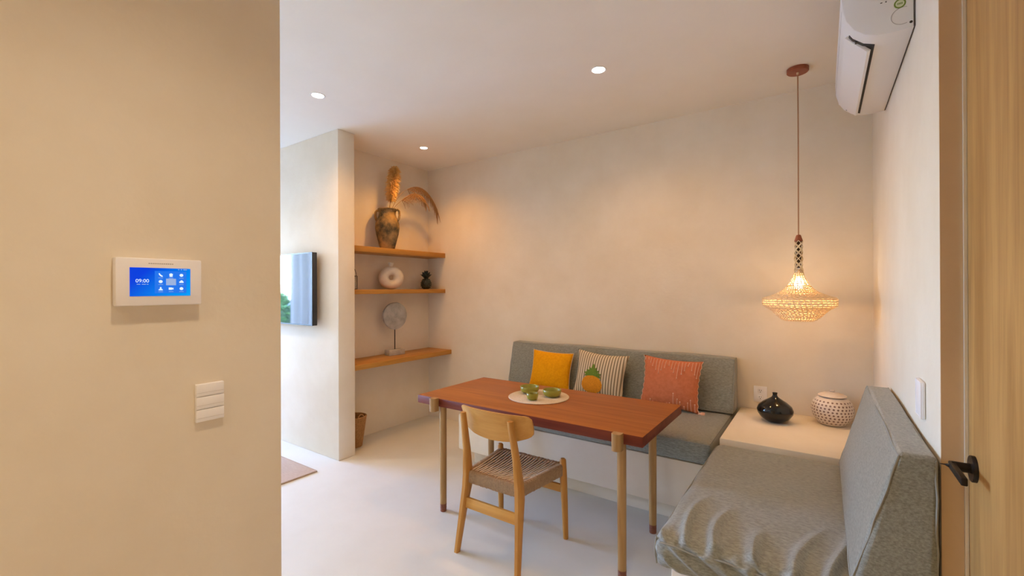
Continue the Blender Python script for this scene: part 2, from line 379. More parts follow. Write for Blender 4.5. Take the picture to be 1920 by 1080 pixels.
# right seat cushion with gathered cover at the near end
SX0, SX1, SY0, SY1 = -.515, XR - .006, 1.685, PLY - .004
cx, cy = (SX0 + SX1) / 2, (SY0 + SY1) / 2; LX, LY = SX1 - SX0, SY1 - SY0
def wrink(p, n):
    q = p.copy(); yn = (p.y + LY / 2)                         # distance from the near end
    k = max(0, 1 - yn / .42); xx = p.x + LX / 2
    ph = xx * 34 - yn * 9 + 1.7 * math.sin(xx * 9 + 1) + .8 * math.sin(yn * 13)
    if n.z > .3:
        bend = .05 * math.sin(yn * 6 + xx * 3)
        w1 = .5 + .5 * math.sin((xx + bend) * 58 + 1.3 * math.sin(xx * 11)); w2 = .5 + .5 * math.sin((xx - bend * .6) * 118 + 2 * math.sin(xx * 17 + yn * 6))
        reach = max(0, 1 - yn / (.34 + .10 * math.sin(xx * 13)))
        fold = (w1 ** 3) * .026 * reach ** .8 + w2 ** 2 * .006 * max(0, 1 - yn / .14)
        q.z += fold * n.z + .006 * math.cos(p.x / LX * 3.0) * (1 - k) - .016 * k ** 2
        q.z += .002 * math.sin(p.x * 19 + 2) * math.sin(p.y * 15)
    if n.y < -.3:
        dg = math.sin((xx * 1.0 + p.z * 1.5) * 62 + 1.2 * math.sin(xx * 17)) * .0095 + math.sin((xx + p.z * 1.2) * 131) * .0025
        q.y += n.y * (dg + .008 * math.cos(p.z / .13 * 2.4))
    if n.x < -.3: q.x -= .012 * math.cos(p.z / .13 * 2.6) + .002 * math.sin(p.y * 21)
    return q
rs = tag(link('seat_cushion', soft_box(LX, LY, .133, (150, 110, 14), .034, wrink), FABRIC, None, (cx, cy, CB + .0685)),
         'short grey fabric seat cushion with a creased, gathered cover beside the corner ledge', 'cushion')
pts = []
for i in range(40):
    x = -LX / 2 + .012 + (LX - .03) * i / 39; xx = x + LX / 2
    pts.append((x, -LY / 2 - .004, .046 + .004 * math.sin(xx * 34) - .012))
link('piping', tube(pts, .0034, 6), PIPING, rs)
link('piping', tube([(-LX / 2 - .005 - .006 * math.sin(t * 3.1), -LY / 2 + .014, -.055 + .1 * t) for t in [k / 10 for k in range(11)]], .0034, 6), PIPING, rs)
link('piping', tube([(-LX / 2 - .004, -LY / 2 + .02 + (LY - .04) * k / 20, .048 - .012 * max(0, 1 - k / 8)) for k in range(21)], .0032, 6), PIPING, rs)

# ------------------------------------------------------------------ throw pillows
def pillow_mesh(w, h, t, n=30, pinch=.045):
    """local x = width, z = height (from 0), y = thickness"""
    bm = bmesh.new(); V = {}
    def P(u, v, s):
        a, b = 1 - u * u, 1 - v * v
        x = u * w / 2 * (1 - pinch * b * (abs(u) ** 3) * 1.6); z = v * h / 2 * (1 - pinch * a * (abs(v) ** 3) * 1.6)
        d = t / 2 * (max(a, 0) ** .55) * (max(b, 0) ** .55)
        d *= 1 + .05 * math.sin(u * 5 + v * 3) * a * b
        return Vector((x, s * d, z + h / 2))
    def G(i, j, s):
        edge = i in (0, n) or j in (0, n); k = (i, j, 0 if edge else s)
        if k not in V: V[k] = bm.verts.new(P(-1 + 2 * i / n, -1 + 2 * j / n, s))
        return V[k]
    for s in (-1, 1):
        for i in range(n):
            for j in range(n): bm.faces.new([G(i, j, s), G(i + 1, j, s), G(i + 1, j + 1, s), G(i, j + 1, s)])
    me = fin(bm); me.shade_smooth(); return me, P
def surf(P, w, h):
    """front-surface point (y<0) for pillow coordinates u,v in -1..1"""
    return lambda u, v, off=.002: P(u, v, -1) + Vector((0, -off, 0))
LEAN = R(-13)
# yellow
me, P = pillow_mesh(.40, .352, .12)
Y = tag(link('throw_pillow', me, mat('mustard_cotton', (0.90, 0.40, 0.006), .9, (0.80, 0.335, 0.003), 60, .3, 500, spec=.15), None, (-2.01, 3.44, ST + .008), (R(-14), R(2), R(4))), 'plain mustard yellow square throw pillow with pale edging', 'pillow')
edge = [P(-1, -1 + 2 * k / 24, 0) for k in range(25)] + [P(-1 + 2 * k / 24, 1, 0) for k in range(1, 25)] + [P(1, 1 - 2 * k / 24, 0) for k in range(1, 25)] + [P(1 - 2 * k / 24, -1, 0) for k in range(1, 24)]
link('edge_piping', tube(edge, .0032, 6, closed=True), mat('pale_edging', (.70, .52, .30), .8), Y, label='thin pale edging')
# striped with pineapple
def stripe_mat():
    m = bpy.data.materials.new('striped_cotton'); m.use_nodes = True; nt = m.node_tree; b = nt.nodes['Principled BSDF']; b.inputs['Roughness'].default_value = .9
    tc = nt.nodes.new('ShaderNodeTexCoord'); sp = nt.nodes.new('ShaderNodeSeparateXYZ'); nt.links.new(tc.outputs['Object'], sp.inputs[0])
    ml = nt.nodes.new('ShaderNodeMath'); ml.operation = 'MULTIPLY'; ml.inputs[1].default_value = 2 * math.pi / .0225
    nt.links.new(sp.outputs['X'], ml.inputs[0]); sn = nt.nodes.new('ShaderNodeMath'); sn.operation = 'SINE'; nt.links.new(ml.outputs[0], sn.inputs[0])
    rp = nt.nodes.new('ShaderNodeValToRGB'); e = rp.color_ramp.elements; e[0].position = .30; e[0].color = (.25, .19, .115, 1); e[1].position = .45; e[1].color = (.72, .60, .42, 1)
    mp = nt.nodes.new('ShaderNodeMath'); mp.operation = 'MULTIPLY_ADD'; mp.inputs[1].default_value = .5; mp.inputs[2].default_value = .5
    nt.links.new(sn.outputs[0], mp.inputs[0]); nt.links.new(mp.outputs[0], rp.inputs[0]); nt.links.new(rp.outputs[0], b.inputs['Base Color'])
    return m
me, P = pillow_mesh(.465, .385, .13, pinch=.07)
S = tag(link('throw_pillow', me, stripe_mat(), None, (-1.535, 3.42, ST + .008), (R(-13), R(3), R(-2))), 'cream and brown striped square throw pillow with a pineapple on it', 'pillow')
F = surf(P, .475, .415)
def patch(outline, name, m, parent, F, cu, cv, label=None, off=.0035):
    """flat cloth applique laid on the pillow: fan of quads around its centre, following the surface"""
    bm = bmesh.new(); K = 5; rings = []
    for k in range(1, K + 1):
        rings.append([bm.verts.new(F(cu + (u - cu) * k / K, cv + (v - cv) * k / K, off)) for u, v in outline])
    c = bm.verts.new(F(cu, cv, off)); n = len(outline)
    for i in range(n):
        bm.faces.new((c, rings[0][i], rings[0][(i + 1) % n]))
        for a, b in zip(rings, rings[1:]): bm.faces.new((a[i], b[i], b[(i + 1) % n], a[(i + 1) % n]))
    ex = bmesh.ops.extrude_face_region(bm, geom=list(bm.faces))
    for v in [g for g in ex['geom'] if isinstance(g, bmesh.types.BMVert)]: v.co.y += .003
    o = link(name, fin(bm, smooth_angle=60), m, parent)
    if label: o['label'] = label
    return o
fruit = [(-.17 + .40 * math.cos(t) * (1 + .03 * (k % 2)), -.46 + .40 * math.sin(t) * (1 + .03 * (k % 2))) for k, t in enumerate([2 * math.pi * i / 40 for i in range(40)])]
patch(fruit, 'pineapple_fruit', mat('orange_applique', (.80, .32, .01), .9, (.62, .22, .005), 130), S, F, -.17, -.46, 'orange pineapple body')
crown = [(-.17 + 1.38 * (u + .10), -.10 + 1.12 * (v + .10)) for u, v in [(-.33, -.12), (-.30, -.04), (-.36, .02), (-.26, .05), (-.29, .14), (-.20, .12), (-.22, .24), (-.15, .19), (-.13, .32), (-.10, .38), (-.07, .31), (-.05, .20), (.01, .25), (.00, .13), (.08, .14), (.05, .05), (.15, .02), (.10, -.04), (.16, -.14), (-.08, -.07)]]
patch(crown, 'pineapple_crown', mat('green_applique', (.17, .27, .03), .9, (.11, .19, .02), 90), S, F, -.17, .02, 'green pineapple leaves', off=.005)
# coral
me, P = pillow_mesh(.44, .382, .125, pinch=.055)
K_ = tag(link('throw_pillow', me, mat('coral_cotton', (0.68, 0.225, 0.11), .9, (0.60, 0.185, 0.085), 40, .3, 400, spec=.15), None, (-.96, 3.43, ST + .008), (R(-12), R(2), R(-2))), 'coral red square throw pillow with pale hanging thread stitches', 'pillow')
F = surf(P, .45, .415); THR = mat('pale_thread', (.85, .52, .36), .8)
tops = [.12, .10, .20, .33, .47, .60, .46, .34, .22, .36, .50, .70, .52, .36, .16, .32, .50, .62]
for i, L in enumerate(tops):
    u = -.93 + 1.86 * i / (len(tops) - 1); a = .95 if abs(u) > .8 else .93
    pts = [F(u + .02 * math.sin(i * 1.7) * k / 5, a - L * k / 5, .003) for k in range(6)]
    st = link('stitch', tube(pts, .0021, 6), THR, K_)
    bm = bmesh.new(); bmesh.ops.create_icosphere(bm, subdivisions=1, radius=.0052, matrix=Matrix.Translation(pts[-1])); link('knot', fin(bm), THR, st)
for i, L in enumerate([.1, .22, .12, .06, .0, .0, .14, .18, .60, .40, .30, .14, .32, .44, .30]):
    if L <= 0: continue
    u = -.72 + 1.62 * i / 14
    pts = [F(u + .015 * math.sin(i * 2.3) * k / 5, -.97 + L * k / 5, .003) for k in range(6)]
    st = link('stitch', tube(pts, .0021, 6), THR, K_)
    bm = bmesh.new(); bmesh.ops.create_icosphere(bm, subdivisions=1, radius=.0052, matrix=Matrix.Translation(pts[-1])); link('knot', fin(bm), THR, st)
for s in (-1, 1):
    pts = [P(s, -1 + 2 * k / 40, 0) + Vector((s * .004 * math.sin(k * 1.3), -.002, 0)) for k in range(41)]
    link('edge_thread', tube(pts, .0026, 6), THR, K_)
tassel = bmesh.new(); c0 = P(1, -1, 0)
for k in range(9):
    a = R(-50 + 9 * k); bm_tube(tassel, [c0 + Vector((-.004, 0, .004)), c0 + Vector((.022 * math.cos(a), -.004 + .001 * k, .014 + .012 * math.sin(a))), c0 + Vector((.042 * math.cos(a) , -.006 + .002 * k, .010 + .024 * math.sin(a)))], .0018, 5)
link('tassel', fin(tassel), THR, K_)

# ------------------------------------------------------------------ dining table
TX0, TX1, TY0, TY1, TZ = -2.285, -.72, 2.14, 2.867, .75
tcx, tcy = (TX0 + TX1) / 2, (TY0 + TY1) / 2
table = empty('dining_table', (tcx, tcy, 0), 'rectangular red brown wooden dining table with round oak legs clamped at the edges', 'table')
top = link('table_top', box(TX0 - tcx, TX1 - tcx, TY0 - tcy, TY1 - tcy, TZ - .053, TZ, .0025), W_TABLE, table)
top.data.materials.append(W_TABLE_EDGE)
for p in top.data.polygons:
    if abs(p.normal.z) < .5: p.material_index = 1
legs = [(-2.075, 2.168), (-.838, 2.168), (-2.075, 2.69), (-.845, 2.69)]
leg_me = lathe([(0, .052), (.0215, .052), (.0225, .30), (.0232, TZ - .0535), (0, TZ - .0535)], 24)
foot_me = lathe([(0, .0005), (.0195, .0005), (.021, .004), (.0205, .016), (.0185, .018), (.0212, .021), (.0212, .033), (.0188, .0355), (.0215, .038), (.0218, .0518), (0, .0518)], 24)
for lx, ly in legs:
    lg = link('leg', leg_me, W_OAK, table, (lx - tcx, ly - tcy, 0)); ft = link('foot', foot_me, W_FOOT, lg)
    if ly < 2.5:
        bm = bmesh.new(); prof = [(.024 * math.cos(R(a)), -.022 + .012 * math.sin(R(a)) - .004) for a in range(180, 361, 15)]
        prof = [(-.025, .012)] + [(-.025, -.018)] + [(.025 * math.cos(R(a)), -.018 + .018 * math.sin(R(a))) for a in range(195, 346, 15)] + [(.025, -.018), (.025, .012)]
        bm_prism(bm, prof, 'Z', TZ - .082, TZ + .004)
        link('clamp_block', fin(bm, smooth_angle=35), W_OAK, table, (lx + (-.036 if lx < -1.5 else -.004) - tcx, TY0 - .0125 - tcy, 0))

# placemat and bowls
MAT = mat('woven_placemat', (.78, .66, .50), .9, (.66, .52, .36), 130, .5, 260)
mx_, my_ = -1.56, 2.545
bm = bmesh.new(); prof = [(0, .0062)]
for k in range(1, 33): prof += [(k * .00625 - .0031, .0062), (k * .00625 - .0012, .0052), (k * .00625, .0062)]
prof += [(.203, .004), (.2025, .001), (.2, 0), (0, 0)]
bm_lathe(bm, prof, 72)
tag(link('placemat', fin(bm, smooth_angle=60), MAT, None, (mx_, my_, TZ + .0004)), 'round pale woven placemat on the dining table under the bowls', 'placemat')
GREEN = mat('olive_glaze', (.36, .34, .045), .28, (.27, .25, .025), 14, spec=.5)
GREEN_IN = mat('olive_glaze_inside', (.26, .28, .035), .25, spec=.5)
def bowl(x, y, r, h, foot, label, tilt=0):
    t = .006
    me = lathe([(0, .001), (foot, .0), (foot + .001, .004), (foot + .45 * (r - foot), .10 * h), (foot + .78 * (r - foot), .28 * h), (r * .965, .55 * h), (r, h - .003), (r - t * .5, h), (r - t, h - .003), (r * .965 - t, .55 * h), (foot + .7 * (r - foot) - t * .5, .31 * h), (foot * .7, .17 * h), (0, .14 * h)], 40, 60)
    return tag(link('bowl', me, GREEN, None, (x, y, TZ + .0072)), label, 'bowl')
bowl(-1.660, 2.590, .066, .047, .032, 'larger olive green bowl on the placemat before the mustard pillow')
bowl(-1.480, 2.585, .062, .047, .030, 'wide shallow olive green bowl on the placemat with flared foot')
bowl(-1.540, 2.435, .038, .045, .021, 'small olive green cup, the smallest vessel on the placemat')

# ------------------------------------------------------------------ chair
chair = empty('dining_chair', (-1.485, 2.115, 0), 'golden oak dining chair with curved back and woven cord seat', 'chair')
def rleg(s):
    path = [(s * .205, -.240, .0), (s * .192, -.208, .20), (s * .180, -.180, .36), (s * .177, -.178, .43), (s * .170, -.196, .58), (s * .161, -.236, .790)]
    bm = bmesh.new(); rows = []
    for (x, y, z), (wx, wy) in zip(path, ((.0135, .017), (.016, .023), (.0185, .032), (.0185, .031), (.0165, .022), (.0145, .015))):
        rows.append([bm.verts.new((x + wx * a, y + wy * b, z)) for a, b in ((-1, -.6), (-.6, -1), (.6, -1), (1, -.6), (1, .6), (.6, 1), (-.6, 1), (-1, .6))])
    for a, b in zip(rows, rows[1:]):
        for k in range(8): bm.faces.new((a[k], a[(k + 1) % 8], b[(k + 1) % 8], b[k]))
    bm.faces.new(rows[0][::-1]); bm.faces.new(rows[-1]); return fin(bm, smooth_angle=50)
for s in (-1, 1):
    link('leg', rleg(s), W_CHAIR, chair)
    link('leg', tube([(s * .236, .222, 0), (s * .234, .214, .20), (s * .230, .206, .38), (s * .228, .204, .468), (s * .228, .204, .476)], [.0155, .019, .0215, .019, .013], 16), W_CHAIR, chair)
# curved back board: z profile deepens in the middle; the ends sweep forward
bm = bmesh.new(); N = 36; fr, bk = [], []
for i in range(N + 1):
    u = -1 + 2 * i / N; x = .010 + .238 * u
    yb = -.222 + .060 * abs(u) ** 2.2
    e = max(0, (abs(u) - .86) / .14); ztop = .820 - .008 * u * u - .016 * e ** 3; zbot = .656 + .034 * u * u + .012 * max(0, abs(u) - .6) / .4 + .014 * e ** 3
    th = .013 * (1 - .25 * abs(u))
    lean = .018
    for L_, yy in ((bk, yb), (fr, yb + th)):
        L_.append([bm.verts.new((x, yy - lean * ((zbot + (ztop - zbot) * k / 6) - .75) / .07 + .006 * math.cos(math.pi * (k / 6 - .5)), zbot + (ztop - zbot) * k / 6)) for k in range(7)])
for i in range(N):
    for k in range(6):
        bm.faces.new((bk[i][k], bk[i + 1][k], bk[i + 1][k + 1], bk[i][k + 1])); bm.faces.new((fr[i][k], fr[i][k + 1], fr[i + 1][k + 1], fr[i + 1][k]))
    bm.faces.new((bk[i][0], fr[i][0], fr[i + 1][0], bk[i + 1][0])); bm.faces.new((bk[i][6], bk[i + 1][6], fr[i + 1][6], fr[i][6]))
for i in (0, N):
    for k in range(6): bm.faces.new((bk[i][k], bk[i][k + 1], fr[i][k + 1], fr[i][k]))
link('backrest', fin(bm, smooth_angle=50), W_CHAIR_X, chair)
# stretchers
bm = bmesh.new(); bm_box(bm, -.178, .178, -.204, -.186, .240, .300, .004); link('stretcher', fin(bm, smooth_angle=40), W_CHAIR_X, chair)
bm = bmesh.new(); bm_box(bm, -.222, .222, .206, .222, .270, .318, .004); link('stretcher', fin(bm, smooth_angle=40), W_CHAIR_X, chair)
# woven seat: trapezoid, strands front to back over dark strips painting the shade in the gaps, wrapped rails at the sides
SZ = .442
def hw(y): return .168 + (y + .176) / .38 * .050
def sag(x, y): return -.016 * max(0, 1 - (x / .2) ** 2) * max(0, 1 - ((y - .015) / .19) ** 2)
NS = 21
for i in range(NS):
    u = -1 + 2 * (i + .5) / NS
    pts = []
    for k in range(13):
        y = -.182 + .392 * k / 12; x = u * hw(y) * .97; pts.append((x, y, SZ + sag(x, y) + .0008 * math.sin(k * 1.57 + i * 3.14)))
    bm = bmesh.new(); bm_tube(bm, pts, 1.0, 8, flat=(.0052, .0038)); link('seat_strand', fin(bm, smooth_angle=60), CORD_LIGHT, chair)
for j in range(12):
    y = -.165 + .36 * (j + .5) / 12; w = hw(y) * .98
    bm = bmesh.new(); bm_tube(bm, [(-w + 2 * w * k / 12, y, SZ - .0055 + sag(-w + 2 * w * k / 12, y)) for k in range(13)], 1.0, 8, flat=(.0165, .0022)); link('gap_shade_strip', fin(bm, smooth_angle=60), GAP_SHADE, chair)
def wrap(p0, p1, n, name):
    """rail wrapped in cord: n turns standing side by side"""
    p0, p1 = Vector(p0), Vector(p1); d = (p1 - p0); bm = bmesh.new(); perp = Vector((-d.y, d.x, 0)).normalized()
    for k in range(n):
        c = p0 + d * ((k + .5) / n); w = d.length / n * .47; z0 = rng.uniform(-.0015, .0015)
        ring = [c + perp * a + Vector((0, 0, b + z0)) for a, b in ((-.014, -.004), (-.014, -.056), (-.009, -.062), (.009, -.062), (.014, -.056), (.014, -.004), (.009, .002), (-.009, .002))]
        bm_tube(bm, ring, w, 5, closed=True)
    o = link(name, fin(bm, smooth_angle=60), CORD, chair); return o
for a, b, n in (((-.166, -.176, SZ), (.166, -.176, SZ), 40), ((.175, -.158, SZ), (.220, .190, SZ), 40), ((-.220, .190, SZ), (-.175, -.158, SZ), 40), ((.212, .204, SZ), (-.212, .204, SZ), 46)):
    w = wrap(a, b, n, 'wrapped_rail'); w['kind'] = 'stuff'
for s in (-1, 1):
    link('seat_rail', box(-.011, .011, -.17, .20, SZ - .054, SZ - .006, .003), W_CHAIR, chair, (s * .1965, 0, 0), (0, 0, s * -R(7.3)))

# ------------------------------------------------------------------ shelves
for z0, z1, xf, lab in ((1.828, 1.880, -3.515, 'highest honey wood niche shelf, carrying the urn'), (1.430, 1.474, -3.515, 'middle honey wood niche shelf, carrying the ring vase'),
                        (.746, .793, -3.424, 'lowest and deepest honey wood niche shelf, under the stone disc')):
    tag(link('wall_shelf', box(XN + .001, xf, YP2 + .001, YB - .001, z0, z1, .002), W_SHELF), lab, 'shelf')

# urn with dried grass
URN = mat('weathered_terracotta', (.42, .25, .09), .75, (.05, .045, .028), 8, .5, 60, contrast=(.38, .62), detail=10)
ux, uy, uz = -3.645, 3.005, 1.8805
urn = empty('urn', (ux, uy, uz), 'weathered brown two-handled clay urn standing on the highest shelf', 'urn')
urn_prof = [(0, .001), (.068, 0), (.074, .006), (.076, .02), (.092, .08), (.112, .16), (.121, .22), (.119, .265), (.104, .305), (.090, .335), (.082, .362), (.084, .385), (.094, .402), (.098, .410), (.093, .415), (.084, .408), (.074, .385), (.072, .36), (.08, .32), (.095, .28), (.10, .2), (.07, .05), (0, .04)]
link('urn_body', lathe(urn_prof, 40, 60), URN, urn)
for a in (R(207), R(27)):
    c, s = math.cos(a), math.sin(a)
    link('handle', tube([(r * c, r * s, z) for r, z in ((.088, .398), (.110, .404), (.127, .385), (.130, .345), (.121, .310), (.108, .292))], .0115, 10), URN, urn)
PAMPAS = mat('dried_pampas', (.95, .68, .28), .95, (.84, .52, .17), 30)
DRY = mat('dried_frond', (.36, .19, .07), .9)
gx, gy = ux + .005, uy + .01
pm = empty('pampas_plume', (gx, gy, uz + .05), 'fluffy upright golden pampas plume in the clay urn', 'dried plant')
axis = [Vector((0, 0, 0)), Vector((.0, .005, .33)), Vector((.0, .035, .50)), Vector((.0, .065, .68)), Vector((.0, .085, .79))]
def along(ax, t):
    t *= len(ax) - 1; i = min(int(t), len(ax) - 2); return ax[i].lerp(ax[i + 1], t - i)
link('stalk', tube(axis, .0035, 6), DRY, pm)
rg = random.Random(5); vs, fs = [], []
for k in range(5200):
    t = .44 + .56 * (k / 5200); c = along(axis, t); w = .082 * (math.sin(math.pi * min(1, (t - .36) / .68)) ** .35)
    if t > .9: w *= 1.15
    a = rg.uniform(0, 2 * math.pi); el = rg.uniform(.1, 1.2); L = w * rg.uniform(.5, 1.15)
    d = Vector((math.cos(a) * math.cos(el), math.sin(a) * math.cos(el), math.sin(el) * (1 if rg.random() < .7 else -.4)))
    e_ = c + d * L + Vector((0, 0, -.25 * L)); b = d.orthogonal().normalized() * .0026; i = len(vs)
    vs += [c - b, c + b, c + d * L * .6 + b * 1.6, e_, c + d * L * .6 - b * 1.6]; fs.append((i, i + 1, i + 2, i + 3, i + 4))
me = bpy.data.meshes.new('plume'); me.from_pydata(vs, [], fs); link('plume', me, PAMPAS, pm, kind='stuff')
def frond(name, pts, nl, ll, label, side=1):
    e = empty(name, (gx, gy, uz + .05), label, 'dried plant', 'dried fronds in the urn'); P_ = [Vector(p) for p in pts]
    sm = []
    for i in range(25):          # Catmull-Rom smoothing
        t = i / 24 * (len(P_) - 1); k = min(int(t), len(P_) - 2); f = t - k
        p0, p1, p2, p3 = P_[max(k - 1, 0)], P_[k], P_[k + 1], P_[min(k + 2, len(P_) - 1)]
        sm.append(.5 * ((2 * p1) + (p2 - p0) * f + (2 * p0 - 5 * p1 + 4 * p2 - p3) * f * f + (3 * p1 - p0 - 3 * p2 + p3) * f ** 3))
    link('stem', tube(sm, [.003 - .0022 * i / 24 for i in range(25)], 6), DRY, e)
    bm = bmesh.new()
    for i in range(nl):
        t = .42 + .58 * i / nl; j = min(int(t * 24), 23); p = sm[j].lerp(sm[j + 1], t * 24 - j); tg = (sm[j + 1] - sm[j]).normalized()
        for s in (-1, 1):
            L = ll * (1 - .5 * abs(t - .65)) * rg.uniform(.7, 1.1)
            d = (tg * .55 + Vector((s * .28, .1, -.55 - .2 * (s < 0)))).normalized()
            q = p + d * L * .6; r_ = p + d * L + Vector((0, 0, -.25 * L))
            bm_tube(bm, [p, q, r_], [.0040, .0036, .0012], 4)
    link('leaflet', fin(bm), DRY, e, kind='stuff'); return e
frond('dried_frond', [(0, 0, 0), (.01, .03, .34), (.03, .14, .54), (.05, .30, .64), (.06, .45, .63), (.06, .58, .53), (.05, .66, .40)], 34, .125, 'long arching dried brown frond leaning out of the clay urn toward the corner')
frond('dried_frond', [(0, 0, 0), (.02, .03, .33), (.05, .12, .46), (.08, .24, .55), (.10, .36, .55), (.10, .43, .49)], 26, .11, 'shorter arching dried brown frond hanging below the long one')

# ring vase
RINGV = mat('cream_bisque', (.74, .64, .52), .85, (.66, .56, .44), 20, .25, 200)
bm = bmesh.new(); NR, NT = 48, 20; rows = []
for i in range(NR):
    a = 2 * math.pi * i / NR; row = []
    for j in range(NT):
        b = 2 * math.pi * j / NT; rr = .072 + .048 * math.cos(b); row.append(bm.verts.new((.056 * math.sin(b), 1.08 * rr * math.cos(a), .1195 + rr * math.sin(a))))
    rows.append(row)
for i in range(NR):
    for j in range(NT): bm.faces.new((rows[i][j], rows[(i + 1) % NR][j], rows[(i + 1) % NR][(j + 1) % NT], rows[i][(j + 1) % NT]))
rv = empty('ring_vase', (-3.645, 3.05, 1.4745), 'cream ceramic ring vase with a hole through it on the middle shelf', 'vase', rot=(0, 0, R(-22)))
link('ring_body', fin(bm, smooth_angle=80), RINGV, rv)
link('neck', lathe([(.028, .225), (.024, .240), (.023, .262), (.029, .273), (.027, .276), (.018, .266), (.016, .245), (0, .24)], 24, 60), RINGV, rv)
# black pineapple ornament
PB = mat('black_green_glaze', (.018, .024, .018), .35)
po = empty('pineapple_ornament', (-3.635, 3.535, 1.4745), 'small black pineapple ornament on the middle shelf', 'ornament')
bm = bmesh.new(); bm_lathe(bm, [(0, 0), (.03, 0), (.038, .008), (.052, .035), (.056, .06), (.050, .09), (.036, .112), (.020, .122), (0, .124)], 32)
body = fin(bm, smooth_angle=60); link('fruit', body, PB, po)
bm = bmesh.new()
for row in range(6):
    z = .018 + row * .018; rr = (.045, .054, .0565, .054, .047, .036)[row]
    for k in range(12):
        a = 2 * math.pi * (k + .5 * (row % 2)) / 12; bmesh.ops.create_icosphere(bm, subdivisions=1, radius=.0075, matrix=Matrix.Translation((rr * math.cos(a), rr * math.sin(a), z)))
link('scale', fin(bm, smooth_angle=60), PB, po, kind='stuff')
for tier, (n, L, out, z) in enumerate(((8, .055, .052, .112), (7, .075, .036, .116), (5, .088, .016, .12))):
    for k in range(n):
        a = 2 * math.pi * k / n + tier * .5; c, s = math.cos(a), math.sin(a)
        bm = bmesh.new(); bm_tube(bm, [(.008 * c, .008 * s, z), (out * .6 * c, out * .6 * s, z + L * .5), (out * c, out * s, z + L * .85), (out * 1.25 * c, out * 1.25 * s, z + L)], [.008, .013, .010, .001], 6, flat=(1.0, .5))
        link('crown_leaf', fin(bm, smooth_angle=60), PB, po)
# wire lantern half hidden by the partition
lt = empty('wire_lantern', (-3.62, 2.565, 1.4745), 'small glass lantern in dark wire beside the partition on the middle shelf', 'lantern')
link('glass_cylinder', lathe([(.044, .004), (.046, .004), (.046, .12), (.044, .12), (.044, .004)], 28), glass_mat('lantern_glass', (.97, .97, .95), .05), lt)
bm = bmesh.new()
for z in (.003, .125): bm_tube(bm, [(.049 * math.cos(2 * math.pi * k / 28), .049 * math.sin(2 * math.pi * k / 28), z) for k in range(28)], .003, 6, closed=True)
for k in range(6):
    a = 2 * math.pi * k / 6 + .75; bm_tube(bm, [(.049 * math.cos(a), .049 * math.sin(a), z) for z in (.003, .06, .125)], .0022, 6)
link('wire_cage', fin(bm), BLACK_METAL, lt)
link('bail', tube([(0, .049 * math.cos(R(a)), .125 + .085 * math.sin(R(a))) for a in range(0, 181, 12)], .0022, 6), BLACK_METAL, lt)
# stone disc on a stand
STONE = mat('pale_weathered_stone', (.52, .48, .43), .9, (.36, .33, .28), 16, .5, 80, detail=10)
sd = empty('disc_sculpture', (-3.655, 3.105, .7935), 'pale stone disc on a thin dark rod and stone block, on the lowest shelf', 'sculpture', rot=(0, 0, R(-8)))
link('stone_block', box(-.045, .045, -.095, .095, 0, .058, .004), STONE, sd)
link('rod', tube([(0, 0, .058), (0, 0, .275)], .005, 10), BLACK_METAL, sd)
bm = bmesh.new(); bm_lathe(bm, [(0, -.008), (.012, -.010), (.02, -.019), (.06, -.021), (.125, -.020), (.138, -.014), (.142, 0), (.138, .014), (.125, .020), (.06, .021), (.02, .019), (.012, .010), (0, .008)], 48)
for v in bm.verts:
    a = math.atan2(v.co.y, v.co.x); v.co *= 1 + .012 * math.sin(a * 3 + 1) + .006 * math.sin(a * 9)
me = fin(bm, smooth_angle=40); me.transform(Matrix.Rotation(R(90), 4, 'Y')); link('disc', me, STONE, sd, (0, 0, .405))
# basket
BASK = mat('rattan', (.50, .28, .11), .8, (.36, .18, .065), 60)
bk_ = empty('wicker_basket', (-3.625, 2.585, 0), 'round brown wicker basket on the floor behind the partition', 'basket')
bm = bmesh.new()
for k in range(26):
    z = .006 + k * .0105; r_ = .072 + .038 * (k / 25)
    bm_tube(bm, [(r_ * math.cos(2 * math.pi * i / 40), r_ * math.sin(2 * math.pi * i / 40), z + .0012 * (1 if i % 2 else -1)) for i in range(40)], .006, 6, closed=True)
link('wicker_wall', fin(bm, smooth_angle=60), BASK, bk_, kind='stuff')
link('basket_base', lathe([(0, .001), (.075, .001), (.075, .01), (0, .01)], 32), BASK, bk_)
link('basket_rim', tube([(.111 * math.cos(2 * math.pi * i / 40), .111 * math.sin(2 * math.pi * i / 40), .279) for i in range(40)], .0085, 8, closed=True), BASK, bk_)
for s in (-1, 1): link('handle', tube([(.108 * s, .03 * math.cos(R(a)), .283 + .03 * math.sin(R(a))) for a in range(0, 181, 15)], .005, 8), BASK, bk_)

# ------------------------------------------------------------------ ledge vases
BV = mat('glossy_black_ceramic', (.006, .006, .007), .10, spec=.5)
me = lathe([(0, .001), (.045, 0), (.052, .004), (.085, .028), (.104, .058), (.107, .080), (.097, .105), (.070, .130), (.038, .150), (.019, .164), (.0135, .174), (.0135, .185), (.0165, .191), (.0145, .192), (.010, .184), (.010, .17), (0, .165)], 56, 60)
tag(link('bud_vase', me, BV, None, (-.262, 3.435, LEDZ + .0005)), 'glossy black squat bud vase with a narrow neck on the corner ledge', 'vase')
DOT = mat('cream_dimpled_ceramic', (.82, .72, .62), .55, (.74, .63, .53), 25, .2, 150)
PIT = mat('brown_dimple_glaze', (.22, .13, .10), .5)
jx, jy = .050, 3.575
jar = empty('lidded_jar', (jx, jy, LEDZ), 'round cream dimpled ceramic jar with lid on the corner ledge', 'jar')
jp = [(0, .001), (.058, 0), (.072, .006), (.092, .030), (.108, .060), (.116, .092), (.114, .122), (.102, .150), (.084, .170), (.068, .178)]
